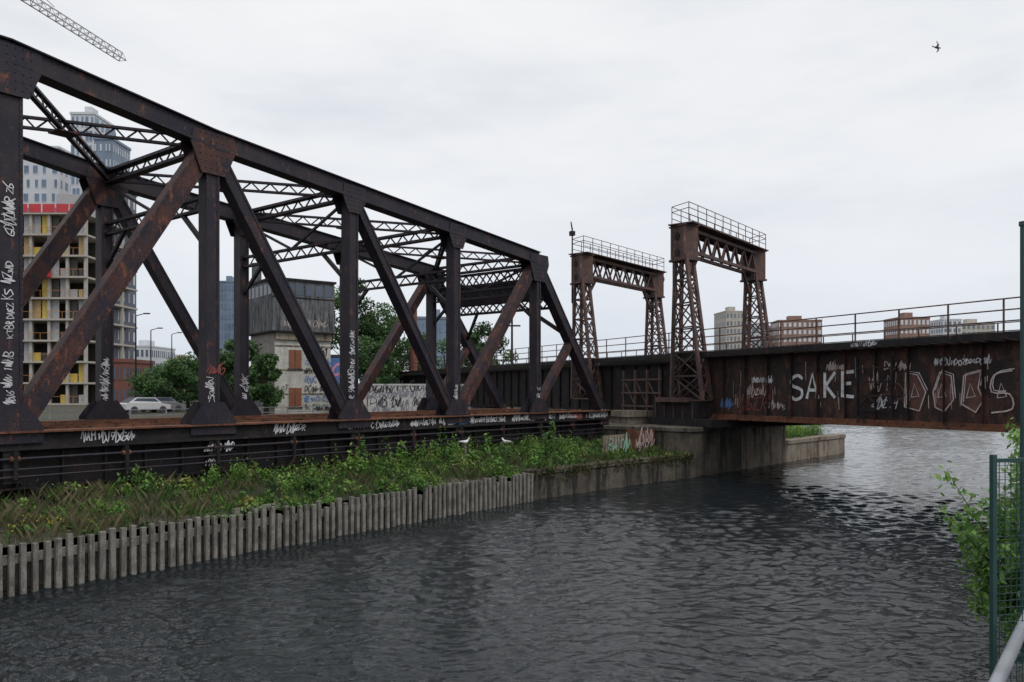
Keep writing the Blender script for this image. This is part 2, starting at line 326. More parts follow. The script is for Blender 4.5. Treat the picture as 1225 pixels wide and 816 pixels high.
# ---------------------------------------------------------------- swing truss bridge
bridge=empty('truss_swing_bridge',(0,0,0),ROT)
NS=[8.4,14.3,20.2,26.1,32.2,38.6]; ZT=[13.5,12.65,12.15,11.65,11.15,None]; ZB=3.2
MIR=10.9
def mir(s): return MIR-s
VN,VF=23.7,30.9
def truss(v,name,detail):
    mb=MB(); f=v-.31; nr=(0,-1,0)
    def chord(a,b,w,h,mi=0):
        mb.beam(a,b,w,h,(0,0,1),mi)
    for sg in (0,1):
        S=[mir(x) if sg else x for x in NS]
        for i in range(4):
            a=(S[i],v,ZT[i]);b=(S[i+1],v,ZT[i+1])
            chord(a,b,.56,.55,0)
            up=Vector((0,0,.30)); mb.beam(Vector(a)+up,Vector(b)+up,.78,.04,(0,0,1),0)
            mb.beam(Vector(a)-Vector((0,.30,.24)),Vector(b)-Vector((0,.30,.24)),.05,.09,(0,0,1),0)
            if detail and not sg:
                for dz in(.2,-.22):
                    mb.rivets(Vector(a)+Vector((0,-.285,dz)),Vector(b)+Vector((0,-.285,dz)),nr,.17)
        def mem(i,top_i,j,top_j,w,mi=0):
            za=ZT[i]-.1 if top_i else ZB; zb=ZT[j]-.1 if top_j else ZB
            if i==5: za=ZB
            if j==5: zb=ZB
            a=Vector((S[i],v,za));b=Vector((S[j],v,zb))
            d=(b-a).normalized(); side=Vector((d.z,0,-d.x))
            mb.beam(a,b,w,.46,(0,1,0),mi)
            for q in(-1,1): mb.beam(a+side*q*(w/2-.04)+Vector((0,-.24,0)),b+side*q*(w/2-.04)+Vector((0,-.24,0)),.08,.03,(0,1,0),mi)
            if detail and not sg:
                for q in(-1,1): mb.rivets(a+side*q*(w/2-.04)+Vector((0,-.257,0)),b+side*q*(w/2-.04)+Vector((0,-.257,0)),nr,.17)
        mem(0,False,0,True,.62,0); mem(1,False,1,True,.46,0); mem(2,False,2,True,.44,0); mem(3,False,3,True,.42,0); mem(4,False,4,True,.34,0)
        mem(0,False,1,True,.56,1); mem(1,True,2,False,.42,0); mem(2,True,3,False,.36,0); mem(4,True,3,False,.42,1); mem(4,True,5,False,.50,0)
        a=Vector((S[4],v,ZB+.3)); b=Vector((S[4],v,ZT[4])).lerp(Vector((S[5],v,ZB)),.5)
        mb.beam(a,b,.3,.4,(0,1,0),1)
        for i in range(5):
            for dv in(-.295,.295):
                c=S[i]; z=ZT[i]
                hw=.8 if i in(0,1,4) else .58; hh=1.15 if i in (0,1,4) else .85
                y=v+dv
                pts=[(c-hw,z-.25),(c-hw*.55,z-hh),(c+hw*.55,z-hh),(c+hw,z-.25),(c+hw*.9,z+.2),(c-hw*.9,z+.2)]
                for e in(0,1):
                    q=[Vector((p[0],y+(.025 if e else -.025)+0.003*i,p[1])) for p in pts]
                    mb.quad(q if e else q[::-1],1 if i==1 else 0)
                if detail and not sg and dv<0:
                    for gx in np.linspace(-.5,.5,6):
                        for gzz in np.linspace(-.85,.1,6): mb.rivet((c+gx*hw/.62*(.75),y-.028,z+gzz*hh),nr,.026,.02)
                zb=ZB; q=[(c-.8,zb-.1),(c-.8,zb+.35),(c-.35,zb+.95),(c+.35,zb+.95),(c+.8,zb+.35),(c+.8,zb-.1)]
                for e in(0,1):
                    qq=[Vector((p[0],y+(.022 if e else -.022)+.003*i,p[1])) for p in q]; mb.quad(qq[::-1] if e else qq,0)
                if detail and not sg and dv<0:
                    for gx in np.linspace(-.65,.65,8):
                        for gzz in (.3,.5): mb.rivet((c+gx,y-.025,zb+gzz),nr,.026,.02)
    mb.beam((NS[0],v,ZT[0]),(mir(NS[0]),v,ZT[0]),.56,.55,(0,0,1),0)
    mb.beam((NS[0],v,ZT[0]+.3),(mir(NS[0]),v,ZT[0]+.3),.78,.04,(0,0,1),0)
    x0,x1=mir(39.2),39.2
    mb.box(x0,x1,v-.24,v+.24,2.98,3.38,2)
    mb.box(x0,x1,v-.42,v+.36,3.382,3.43,3); mb.box(x0,x1,v-.40,v+.36,2.92,2.978,2)
    mb.box(x0,x1,v+.05,v+.2,1.92,2.918,2)
    mb.box(x0,x1,v-.2,v+.4,1.86,1.918,2)
    s=x0+.3
    while s<x1:
        mb.box(s,s+.05,v-.12,v+.049,1.92,2.915,2); s+=1.18
    if detail: 
        mb.rivets((3,v-.243,3.3),(x1,v-.243,3.3),nr,.18,2); mb.rivets((3,v-.243,3.05),(x1,v-.243,3.05),nr,.18,2)
    mb.obj(name,[M['steel'],M['steel_rust'],M['steel_dark'],M['flange']],bridge)
truss(VN,'near_truss',True); truss(VF,'far_truss',False)
mb=MB()
for sg in(0,1):
    S=[mir(x) if sg else x for x in NS]
    for i in range(5):
        z=ZT[i]
        mb.lattice((S[i],VN+.3,z-.05),(S[i],VF-.3,z-.05),.42,(0,0,1),.1,.07,.42,0,w=.3)
        zl=z-(2.0 if i<4 else 1.5); 
        if i==0: zl=z-4.2
        mb.lattice((S[i],VN+.2,zl),(S[i],VF-.2,zl),.40,(0,0,1),.09,.06,.4,0,w=.2)
        mb.beam((S[i],VN+.2,zl-1.4),(S[i],VN+1.6,zl-.2),.12,.14,(0,0,1),0); mb.beam((S[i],VF-.2,zl-1.4),(S[i],VF-1.6,zl-.2),.12,.14,(0,0,1),0)
        mb.beam((S[i],VN+.2,z-.3),(S[i],(VN+VF)/2,zl+.2),.08,.1,(0,0,1),0); mb.beam((S[i],VF-.2,z-.3),(S[i],(VN+VF)/2,zl+.2),.08,.1,(0,0,1),0)
        if i<4:
            a=(S[i],VN+.3,z+.0);b=(S[i+1],VF-.3,ZT[i+1]); c=(S[i],VF-.3,z+.0);d=(S[i+1],VN+.3,ZT[i+1]-.0)
            mb.lattice(a,b,.34,(0,0,1),.08,.055,.36,0,w=.16); mb.lattice(c,d,.34,(0,0,1),.08,.055,.36,0,w=.16)
            cx=(S[i]+S[i+1])/2; cz=(z+ZT[i+1])/2; cv=(VN+VF)/2
            mb.box(cx-.35,cx+.35,cv-.35,cv+.35,cz-.24,cz-.2,1)
    for t,dp in((.08,.6),(.26,.5)):
        s_=S[4]+(S[5]-S[4])*t; z_=ZT[4]+(ZB-ZT[4])*t
        mb.lattice((s_,VN+.2,z_),(s_,VF-.2,z_),dp,(0,0,1),.12,.08,.5,0,w=.2,double=True)
    s_=S[4]+(S[5]-S[4])*.17; z_=ZT[4]+(ZB-ZT[4])*.17
    mb.beam((s_,VN+.2,z_),(s_,VF-.2,z_),.05,1.1,(0,0,1),0)
    s2=S[4]+(S[5]-S[4])*.45; z2=ZT[4]+(ZB-ZT[4])*.45; s1_=S[4]+(S[5]-S[4])*.28; z1_=ZT[4]+(ZB-ZT[4])*.28
    mb.beam((s2,VN+.2,z2),(s1_,VN+1.9,z1_),.1,.22,(0,0,1),0); mb.beam((s2,VF-.2,z2),(s1_,VF-1.9,z1_),.1,.22,(0,0,1),0)
mb.obj('top_bracing',[M['steel'],M['steel_rust']],bridge)
mb=MB()
for sg in(0,1):
    for i,s in enumerate(NS):
        s=mir(s) if sg else s
        mb.box(s-.18,s+.18,VN+.3,VF-.3,2.1,3.2,0)
        mb.box(s-.2,s+.2,VN-.35,VN-.242,2.05,2.92,0) 
for v in(25.2,26.7,28,29.4): mb.box(mir(39),39,v-.15,v+.15,2.35,3.1,0)
s=mir(38.5)
while s<38.8:
    mb.box(s,s+.22,24.5,30.1,3.102,3.30,1); s+=.55
for v in (25.3,26.75,27.95,29.4): mb.box(mir(38.5),38.9,v-.035,v+.035,3.302,3.45,2)
for z,rr_ in((2.70,.04),(2.42,.03),(2.22,.03)): mb.cyl((mir(38),23.28,z),(38.6,23.28,z),rr_,None,6,3)
s=-24
while s<38: 
    mb.box(s-.05,s+.05,23.2,23.5,2.15,2.9,0); mb.cyl((s-.12,23.28,2.70),(s+.12,23.28,2.70),.075,None,8,2); s+=2.95
for s in(6.2,8.9,9.6): mb.beam((s,23.6,2.0),(s+.9,23.3,1.2),.12,.12,(0,0,1),0)
mb.obj('floor_system',[M['steel_dark'],M['wood_dark'],M['flange'],M['steel']],bridge)
mb=MB(); X=(1,0,0);Z=(0,0,1);N=(0,-1,0)
for k,(s0,L) in enumerate([(10.2,1.4),(16.6,1.3),(19.9,2.6),(23.2,2.6),(26.4,3.1),(30.0,3.6),(34,2.0),(36.5,2.2)]):
    tag(mb,0,0,L,.27,(s0,VN-.25,3.05),X,Z,N,0,.035,k+1)
for k,(s0,z0,L) in enumerate([(8.35,4.0,1.6),(8.35,5.9,2.0),(14.2,4.1,.7),(20.1,4.2,1.4),(26,4.0,.8),(8.4,8.6,1.4),(32.2,4,.6),(20.1,5.9,.9)]):
    tag(mb,0,0,L,.26,(s0-.12,VN-.262,z0),X,Z,N,0,.026,k+30,True)
for k,(s0,z0,L) in enumerate([(14.2,4.0,1.6),(8.4,4,1.4),(20.2,4,1)]):
    tag(mb,0,0,L,.3,(s0-.15,VF-.262,z0),X,Z,N,0,.035,k+50,True)
tag(mb,0,0,1.0,.26,(13.9,VN-.36,2.55),X,Z,N,0,.035,77)
tag(mb,0,0,.9,.26,(13.9,VN-.36,2.12),X,Z,N,0,.035,78,word='1969')
tag(mb,0,0,1.2,.26,(25.6,VN-.25,3.04),X,Z,N,1,.05,90); tag(mb,0,0,.9,.26,(35.2,VN-.25,3.04),X,Z,N,2,.05,91); tag(mb,0,0,.5,.4,(14.05,VN-.262,5.0),X,Z,N,2,.03,93)
mb.obj('graffiti',[M['white'],M['bluepaint'],M['brightred']],bridge)
mb=MB()
mb.cyl((5.45,27.3,0.5),(5.45,27.3,2.0),3.6,3.6,24,0)
for s in(38.8,):
    mb.box(s-1.2,s+.9,23.0,31.5,.8,1.85,0)
mb.obj('concrete_pivot_pier',[M['concrete']],rotz=ROT)

mb=MB()
mb.box(33.4,35.8,20.3,20.45,1.0,2.3,0); mb.box(35.85,38.05,20.1,20.25,1.0,2.45,1)
for i in range(9): mb.box(33.42+i*.27,33.50+i*.27,20.24,20.299,1.0,2.33,0)
mb.box(35.78,35.9,20.0,20.5,1,2.55,1)
tag(mb,0,0,2.0,.7,(33.5,20.235,1.4),X,Z,N,2,.08,5); tag(mb,0,0,1.9,.8,(35.95,20.1,1.45),X,Z,N,3,.07,6); tag(mb,0,0,1.9,.5,(35.95,20.1,1.3),X,Z,N,4,.07,8)
mb.obj('graffiti_barrier_wall',[M['concrete_light'],M['flange'],plain('green_spray_paint',(.25,.42,.32)),M['pinkpaint'],M['blackpaint']],rotz=ROT)

# ---------------------------------------------------------------- fixed girder bridge
EA=math.atan2(-.889,.457); P0=(11.1,42.7,0)
gb=empty('plate_girder_bridge',P0,EA)
mb=MB(); xr,xl=44,-62; YF=8.4
for y in(0,YF):
    sgn=-1 if y==0 else 1
    mb.box(-1,xr,y-.02,y+.02,3.1,6.3,0); mb.box(xl,-1.05,y-.02,y+.02,3.3,6.1,2)
    mb.box(-1.2,xr,y-.24,y+.24,6.3,6.36,0); mb.box(-1.2,xr,y-.27,y+.27,3.0,3.1,1)
    mb.box(-1.2,xr,y-.12,y+.12,3.102,3.28,1)
    mb.box(xl,-1.25,y-.22,y+.22,6.1,6.2,2); mb.box(xl,-1.25,y-.22,y+.22,3.2,3.3,2)
    x=-1
    while x<xr:
        mb.box(x-.012,x+.012,y-.17,y+.17,3.281,6.298,0); mb.box(x-.08,x+.08,y+sgn*.021,y+sgn*.035,3.281,6.298,0)
        if y==0:
            mb.rivets((x-.05,-.036,3.4),(x-.05,-.036,6.2),(0,-1,0),.16,0,.022)
            mb.rivets((x+.05,-.036,3.4),(x+.05,-.036,6.2),(0,-1,0),.16,0,.022)
        x+=1.55
    if y==0: mb.rivets((-1,-.122,3.19),(xr,-.122,3.19),(0,-1,0),.16,1,.022)
    x=xl
    while x<-1.2: mb.box(x-.02,x+.02,y-.16,y+.16,3.301,6.098,2); x+=1.3
mb.obj('main_girders',[M['girder'],M['flange'],M['steel_dark']],gb)
mb=MB()
mb.box(xl,xr,.3,YF-.3,5.95,6.25,0)
x=xl
while x<xr: mb.box(x,x+.25,-.75,YF+.75,6.362,6.55,1); x+=.6
mb.box(xl,xr,-.85,-.76,6.36,6.62,2); mb.box(xl,xr,YF+.76,YF+.85,6.36,6.62,2)
x=xl
while x<xr: mb.box(x-.1,x+.1,.25,YF-.25,5.0,5.94,0); x+=3.1
mb.obj('deck',[M['steel_dark'],M['wood_dark'],M['steel_dark']],gb)
mb=MB()
for y in(-.8,YF+.8):
    x=xl
    while x<xr:
        mb.cyl((x,y,6.6),(x,y,7.8),.035,None,6,0); x+=2.1
    for z in(7.8,7.4,7.0)[:3 if y<0 else 2]: mb.cyl((xl,y,z),(xr,y,z),.028,None,6,0)
mb.obj('railing',[M['portal']],gb)
G=MB(); o=(0,-.04,0)
def L_(pts,x,z,w,h,sw,mi,k): G.stroke([(x+a*w,z+b*h) for a,b in pts],sw,o,X,Z,N,.012+k*.003,mi)
let={'S':[[(1,.85),(.6,1),(.1,.85),(.1,.6),(.5,.5),(.95,.38),(.9,.1),(.4,0),(0,.15)]],'A':[[(0,0),(.45,1),(.95,0)],[(.2,.35),(.75,.35)]],
 'K':[[(.1,0),(.1,1)],[(.9,1),(.15,.45)],[(.15,.5),(.9,0)]],'E':[[(.95,.97),(0,.94)],[(.1,1),(.1,0)],[(0,.05),(.95,0)],[(.1,.5),(.75,.52)]]}
x=5.1
for k,ch in enumerate('SAKE'):
    for j,p in enumerate(let[ch]):
        if ch=='S': p=smooth_pts(p,4)
        L_(p,x,4.1+.05*k,.72,1.15,.15,0,k+j)
    x+=.98
hol=[[(0,.1),(.05,1),(.6,.95),(1,.5),(.7,0),(0,.1)],[(.1,.5),(.4,1),(.9,.9),(1,.3),(.6,0),(.2,.1),(.1,.5)],[(.1,.2),(.2,.9),(.9,1),(.8,.6),(1,.3),(.7,0),(.1,.2)],[(.9,1),(.2,.9),(.1,.5),(.8,.45),(.9,.1),(.1,0)]]
x=11.2
for k,p in enumerate(hol):
    q=[(x+a*.95+.0,3.7+b*1.55) for a,b in p]
    if k<3: G.quad([Vector((a,-.046-.001*k,b)) for a,b in q[:-1]],3)
    q2=smooth_pts(q,3) if k==3 else q
    G.stroke(q2,.06,o,X,Z,N,.014+k*.002,2)
    G.stroke([(x+.3,4.25),(x+.45,4.8),(x+.65,4.3),(x+.3,4.25)],.04,o,X,Z,N,.02,2)
    G.stroke([(a+.09,b+.07) for a,b in q2[:max(3,len(q2)//2+1)]],.03,o,X,Z,N,.026,0)
    x+=1.17
for k,(x0,z0,Ln,h) in enumerate([(2.2,4.2,1.0,.5),(2.6,4.9,1.2,.3),(9.5,4.5,1.2,.8),(9.6,3.7,1.2,.5),(7.2,5.45,1.0,.25),(16.2,3.9,2.5,1.2),(10.2,5.4,1.2,.3),(18.6,4,4,1.3),(3.6,3.6,1.2,.3),(12.5,5.5,2.2,.3)]):
    tag(G,0,0,Ln,h,(x0,-.04,z0),X,Z,N,[2,0][k%2],.045,100+k)
tag(G,0,0,1.2,.22,(9.2,-.86,6.38),X,Z,N,0,.025,140)
tag(G,0,0,.8,.7,(.2,-.04,3.5),X,Z,N,1,.1,141)
tag(G,0,0,1.8,1.0,(9.4,-.04,3.9),X,Z,N,3,.08,142); tag(G,0,0,1.6,.8,(1.6,-.04,3.5),X,Z,N,4,.05,143)
rr=random.Random(9)
for k in range(80):
    xx=rr.uniform(1,30); zz=rr.uniform(4.0,6.0); G.stroke([(xx,zz),(xx+.01,zz-rr.uniform(.2,.9))],rr.uniform(.012,.035),o,X,Z,N,.008,2)
G.obj('graffiti',[M['white'],M['bluepaint'],M['pinkpaint'],M['redpaint'],M['brightred']],gb)
mb=MB()
for x in(9.1,10.8): mb.beam((x,-.3,3.4),(x,-.3,5.9),.09,.09,(0,1,0),0)
for z in(3.7,4.3,4.9,5.5): mb.beam((9.1,-.3,z),(10.8,-.3,z),.06,.06,(0,0,1),0)
mb.beam((9.1,-.3,3.7),(10.8,-.3,5.5),.05,.05,(0,0,1),0)
for x in(9.1,10.8):
    for z in(3.7,5.5): mb.beam((x,-.3,z),(x,0,z),.05,.05,(0,0,1),0)
mb.obj('inspection_frame',[M['steel_dark']],gb)
mb=MB()
mb.box(-4.6,.9,-1.3,YF+1.2,2.6,3.0,0); mb.box(-4.2,-.4,-1.15,.9,3.0,3.9,0); mb.box(-3.6,-.9,-1.5,-1.0,3.9,4.15,1)
mb.box(-13.8,-10.5,-1.2,YF+1.2,2.4,3.19,0); mb.box(-4.6,.9,2,YF,3.0,5.9,0); mb.box(-13.8,-11,2,YF,3.2,5.9,0)
for x in(-3.9,-3.1,-2.3,-1.5,-.7): mb.box(x-.03,x+.03,-1.22,-1.151,3.0,3.9,1)
for x in(-4.4,-5.6,-6.8,-8.0): mb.beam((x,-.5,3.3),(x,-.5,5.8),.14,.14,(0,1,0),1)
for z in(3.6,4.4,5.2): mb.beam((-8.2,-.55,z),(-4.2,-.55,z),.1,.1,(0,0,1),1)
for x in(-4.4,-5.6,-6.8): mb.beam((x,-.5,3.6),(x-1.2,-.5,5.2),.07,.07,(0,0,1),1)
mb.box(-7.2,-5.2,-2.2,-.7,1.8,3.0,2); mb.box(-7.4,-5,-2.4,-.5,3.0,3.35,2); mb.box(-9.8,-8.2,-1.6,.2,1.8,3.1,2)
mb.obj('bearing_platform',[M['steel_dark'],M['portal'],M['concrete_light']],gb)

# ---------------------------------------------------------------- gantry portals
ud=Vector((-.419,.908,0))
def gantry(x0,y0,mast):
    g=empty('steel_gantry_tower'); g.location=Vector(P0)+Matrix.Rotation(EA,3,'Z')@Vector((x0,y0,0)); g.rotation_euler=(0,0,EA)
    mb=MB(); ztop=13.6; sp=10.2
    ex=Vector((1,0,0))
    def leg(c,zb,inward):
        T=ztop-1.6
        cs=[]
        for a in(0,1):
            for b_ in(0,1):
                top=c+ex*(-.45+.9*a)+ud*inward*(-.4+.8*b_)
                bot=c+ex*(-.75+2.6*a)+ud*inward*(-.5+1.1*b_)
                top=Vector((top.x,top.y,T));bot=Vector((bot.x,bot.y,zb)); cs.append((top,bot))
                mb.beam(top,bot,.17,.17,(0,1,0),0)
        prs=[(0,1),(2,3),(0,2),(1,3)]; n=6
        for p,q in prs:
            for k in range(n):
                t0=k/n;t1=(k+1)/n
                A0=cs[p][0].lerp(cs[p][1],t0);A1=cs[p][0].lerp(cs[p][1],t1);B0=cs[q][0].lerp(cs[q][1],t0);B1=cs[q][0].lerp(cs[q][1],t1)
                mb.beam(A0,B1,.06,.06,(0,1,0),0); mb.beam(B0,A1,.06,.06,(0,1,0),0); mb.beam(A1,B1,.08,.08,(0,0,1),0)
        mb.box(c.x-.55,c.x+.6,c.y-.5,c.y+.5,T-.25,ztop,1)
        mb.box(c.x-.62,c.x+.67,c.y-.57,c.y+.57,T-.3,T-.18,0); mb.box(c.x-.62,c.x+.67,c.y-.57,c.y+.57,ztop,ztop+.08,0)
        for zz in(T+.15,T+1.05):
            mb.cyl((c.x+.05,c.y-.53,zz),(c.x+.05,c.y-.49,zz),.22,.22,12,2)
        mb.rivets((c.x-.5,c.y-.503,T),(c.x-.5,c.y-.503,ztop),(0,-1,0),.15,0,.02); mb.rivets((c.x+.55,c.y-.503,T),(c.x+.55,c.y-.503,ztop),(0,-1,0),.15,0,.02)
    c0=Vector((0,0,0)); c1=ud*sp
    leg(c0,4.0,1); leg(c1,4.0,-1)
    for off in(-.4,.4):
        a=c0+ex*off+ud*.3;b=c1+ex*off-ud*.3
        zt,zb=ztop-.15,ztop-1.35
        mb.beam((a.x,a.y,zt),(b.x,b.y,zt),.18,.18,(0,0,1),0); mb.beam((a.x,a.y,zb),(b.x,b.y,zb),.18,.18,(0,0,1),0)
        n=7
        for k in range(n):
            p=a.lerp(b,k/n);q=a.lerp(b,(k+1)/n); m_=p.lerp(q,.5)
            mb.beam((p.x,p.y,zb),(m_.x,m_.y,zt),.08,.11,(0,0,1),0); mb.beam((m_.x,m_.y,zt),(q.x,q.y,zb),.08,.11,(0,0,1),0)
    n=14
    for k in range(n+1):
        p=(c0+ud*.3).lerp(c1-ud*.3,k/n); mb.beam((p.x-.4,p.y,ztop-.15),(p.x+.4,p.y,ztop-.15),.07,.07,(0,0,1),0)
    for c,sg in((c0,1),(c1,-1)):
        p=c+ud*sg*.5;q=c+ud*sg*1.7
        mb.beam((p.x,p.y,ztop-2.9),(q.x,q.y,ztop-1.45),.14,.16,(0,0,1),0)
    a=c0-ud*.6;b=c1+ud*.6
    mb.beam((a.x+.1,a.y,ztop+.12),(b.x+.1,b.y,ztop+.12),1.5,.06,(0,0,1),0)
    for off in(-.62,.82):
        n=10
        for k in range(n+1):
            p=a.lerp(b,k/n); mb.cyl((p.x+off,p.y,ztop+.1),(p.x+off,p.y,ztop+1.15),.025,None,5,0)
        for z in(.5,.85,1.15): mb.cyl((a.x+off,a.y,ztop+z),(b.x+off,b.y,ztop+z),.022,None,5,0)
    for e in(a,b): 
        for z in(.85,1.15): mb.cyl((e.x-.62,e.y,ztop+z),(e.x+.82,e.y,ztop+z),.022,None,5,0)
    mb.cyl((b.x-.5,b.y,ztop-.4),(b.x+.5,b.y,ztop-.4),.32,.32,12,1)
    # ladder and hanging bits
    for off in(-.2,.15): mb.cyl((off,-.62,4.2),(off,-.62,ztop),.018,None,5,2)
    z=4.3
    while z<ztop: mb.cyl((-.2,-.62,z),(.15,-.62,z),.012,None,4,2); z+=.32
    if mast:
        mb.cyl((-.75,-.3,10.5),(-.75,-.3,ztop+1.9),.07,.05,6,2); mb.box(-.92,-.60,-.45,-.15,ztop+1.5,ztop+1.8,2)
        mb.cyl((-.75,-.3,ztop+1.9),(-.6,-.5,ztop+2.4),.06,.04,6,2)
    mb.obj('frame',[M['portal'],M['portal'],M['steel_dark']],g)
gantry(-2.0,-.7,False); gantry(-12.6,-.7,True)

# ---------------------------------------------------------------- vegetation
def tree(name,x,y,z0,h,cr,seed,n=5000,ls=.35,mat='treeleaf',nc=26,trunk=.25,low=.25):
    r=np.random.default_rng(seed); e=empty(name,(x,y,z0))
    mb=MB(); top=Vector((r.normal()*.3,r.normal()*.3,h*.8)); mb.cyl((0,0,-.2),(top.x*.5,top.y*.5,h*.45),trunk,trunk*.6,8); mb.cyl((top.x*.5,top.y*.5,h*.45),top,trunk*.6,trunk*.15,7)
    P=[];R=[]
    for k in range(nc):
        th=r.uniform(0,2*np.pi); zz=r.uniform(low,.96); rad=cr*math.sin(math.pi*min(1,max(.12,(zz-low+.12)/(1.12-low))))**.6*r.uniform(.35,1.0)
        c=np.array([math.cos(th)*rad,math.sin(th)*rad,h*zz]); t0=min(.75,zz*.7)
        mb.cyl((top.x*t0,top.y*t0,h*t0*.9),tuple(c),trunk*.28,trunk*.06,5)
        m_=int(n/nc*r.uniform(.5,1.5)); rr=cr*r.uniform(.22,.42)
        d=r.normal(size=(m_,3)); d/=np.linalg.norm(d,axis=1,keepdims=True); d*=(r.uniform(0,1,(m_,1))**.45)*rr*np.array([1,1,.75])
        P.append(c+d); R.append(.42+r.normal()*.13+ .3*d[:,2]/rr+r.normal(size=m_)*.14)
    mb.obj('trunk',[M['bark']],e)
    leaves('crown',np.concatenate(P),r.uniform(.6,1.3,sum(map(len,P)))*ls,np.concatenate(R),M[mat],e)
    return e
def px(x,Y): return (x-612)/950*Y
for i,(x,Y,h,cr,n) in enumerate([(290,66,6.2,2.6,6000),(318,64,5.0,1.8,4000),(270,70,5.3,2.2,4000),(200,80,5.0,3.2,5000),(225,84,6.0,2.8,4000),(188,95,5,3,3000),
      (420,84,14.0,4.2,9000),(452,88,11.5,3.6,7000),(480,95,11,4.0,7000),(505,100,9,3.5,4500),(585,96,10.3,3.4,6000),(565,100,9,3,3500),(250,100,6,3,3000),(442,72,7,2.4,4000),(535,110,9,3.5,3500)]):
    tree('deciduous_tree',px(x,Y),Y,2.4,h,cr,i+1,n,.34)
def patch(s,o): return .5+.5*math.sin(s*.83+1.7*math.sin(o*.9+s*.21))*math.cos(o*1.1-s*.35+1)
P=[];R=[];Sz=[];r=np.random.default_rng(5)
def clump(s,off,hh,rr,m_,sz,base):
    d=r.normal(size=(m_,3))*np.array([rr,rr,0])*.6; d[:,2]=hh*r.uniform(0,1,m_)**.8*(1-.4*np.clip((d[:,0]**2+d[:,1]**2)/(rr*rr),0,1))
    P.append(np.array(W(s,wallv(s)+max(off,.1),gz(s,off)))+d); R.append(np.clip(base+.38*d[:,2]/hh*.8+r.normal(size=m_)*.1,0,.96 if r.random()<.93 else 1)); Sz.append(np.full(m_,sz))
for k in range(1400):
    s=r.uniform(7,44); off=r.uniform(-.05,4.8)
    dens=np.interp(s,[7,10,14,20,26,34,44],[.12,.18,.55,.8,.9,.9,.4])*(.10+1.2*patch(s,off)**1.6)
    if off>4: dens*=.5
    if r.random()>dens: continue
    if s>37 and off>2: continue
    big=r.random()<.15
    hh=(.2+.65*r.random()**2+.35*patch(s,off)*(s>13))*(1 if off>1 else .55)*(1.15 if s>18 else .75)*(1.35 if big else 1)*(.5 if s>33 else 1)
    clump(s,off,hh,r.uniform(.12,.40),int(45+90*r.random()),r.uniform(.06,.12) if not big else r.uniform(.14,.22),.36+r.normal()*.2)
# taller shrubs, each built of several leafy stems
for (s,off,hh) in [(13.5,2.6,.9),(14.6,3.2,1.1),(16.8,1.8,.8),(19.3,2.9,1.15),(21.0,1.6,.9),(23.4,3.4,1.3),(24.3,2.6,1.5),(24.9,3.1,1.7),(27.4,2.5,1.1),(29.5,3.0,1.2),(31.5,2.1,1.0),(11.6,3.4,.8)]:
    b0=.34+r.normal()*.08
    for q in range(9): clump(s+r.normal()*.3,off+r.normal()*.3,hh*r.uniform(.5,1.05),.14,60,r.uniform(.08,.14),b0+r.normal()*.08)
for k in range(70):
    s=r.uniform(50.5,60); off=r.uniform(.9,3.5); m_=90; rr=.4; hh=r.uniform(.4,1.1)
    d=r.normal(size=(m_,3))*np.array([rr,rr,0])*.6; d[:,2]=hh*r.uniform(0,1,m_)
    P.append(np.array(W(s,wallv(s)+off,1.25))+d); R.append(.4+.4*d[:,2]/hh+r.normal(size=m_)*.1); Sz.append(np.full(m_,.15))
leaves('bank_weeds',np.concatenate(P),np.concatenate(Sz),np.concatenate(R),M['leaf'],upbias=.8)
P=[];R=[]
for k in range(80):
    s=r.uniform(26.5,38); L=r.uniform(.1,.7); v0=wallv(s)-.14
    for q in range(int(60*L)+15):
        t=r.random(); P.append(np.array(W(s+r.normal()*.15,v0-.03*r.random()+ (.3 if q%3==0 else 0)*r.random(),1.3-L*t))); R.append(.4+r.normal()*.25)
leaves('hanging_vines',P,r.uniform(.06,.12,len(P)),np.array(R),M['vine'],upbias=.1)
n=34000; s=r.uniform(3,44,n); off=r.uniform(.05,8,n); pr=np.array([patch(a,b) for a,b in zip(s,off)]); keep=r.random(n)<np.interp(s,[3,13,16,44],[.9,.8,.4,.4])*(.35+.8*(1-pr)); s=s[keep];off=off[keep]
P=np.array([W(a,wallv(a)+b,gz(a,b)-.03) for a,b in zip(s,off)]); h=r.uniform(.12,.5,len(P))*(.7+.7*np.array([patch(b_*3,a_*2) for a_,b_ in zip(s,off)]))
blades('grass_tufts',P,h,.6,.010,np.clip(np.interp(s,[3,12,18,44],[.6,.45,.15,.15])+r.normal(size=len(s))*.25,0,1),M['drygrass'])
n=15000; s=r.uniform(3,44,n); off=r.uniform(.05,12,n); pr=np.array([patch(a,b) for a,b in zip(s,off)]); keep=r.random(n)<(.1+pr)*np.interp(s,[3,14,20],[.5,.7,1]); s=s[keep];off=off[keep]
P=np.array([W(a,wallv(a)+b,gz(a,b)-.03) for a,b in zip(s,off)])
blades('green_grass',P,r.uniform(.12,.5,len(P)),.6,.012,np.clip(.42+r.normal(size=len(P))*.2,0,.9),M['leaf'])
P=[];
for k in range(90):
    s_=8.2+r.normal()*.5; o_=.5+abs(r.normal())*.5; P.append(np.array(W(s_,wallv(s_)+o_,gz(s_,o_)+.15+.15*r.random())))
leaves('yellow_wildflowers',P,.06,r.uniform(0,1,len(P)),foliage('yellow_petals',[(0,(.5,.35,.03)),(1,(.6,.5,.05))]),upbias=2,aspect=.9)
e=empty('leafy_bush',tuple(W(15.2,1.15,.4))); P=[];R=[];mb=MB()
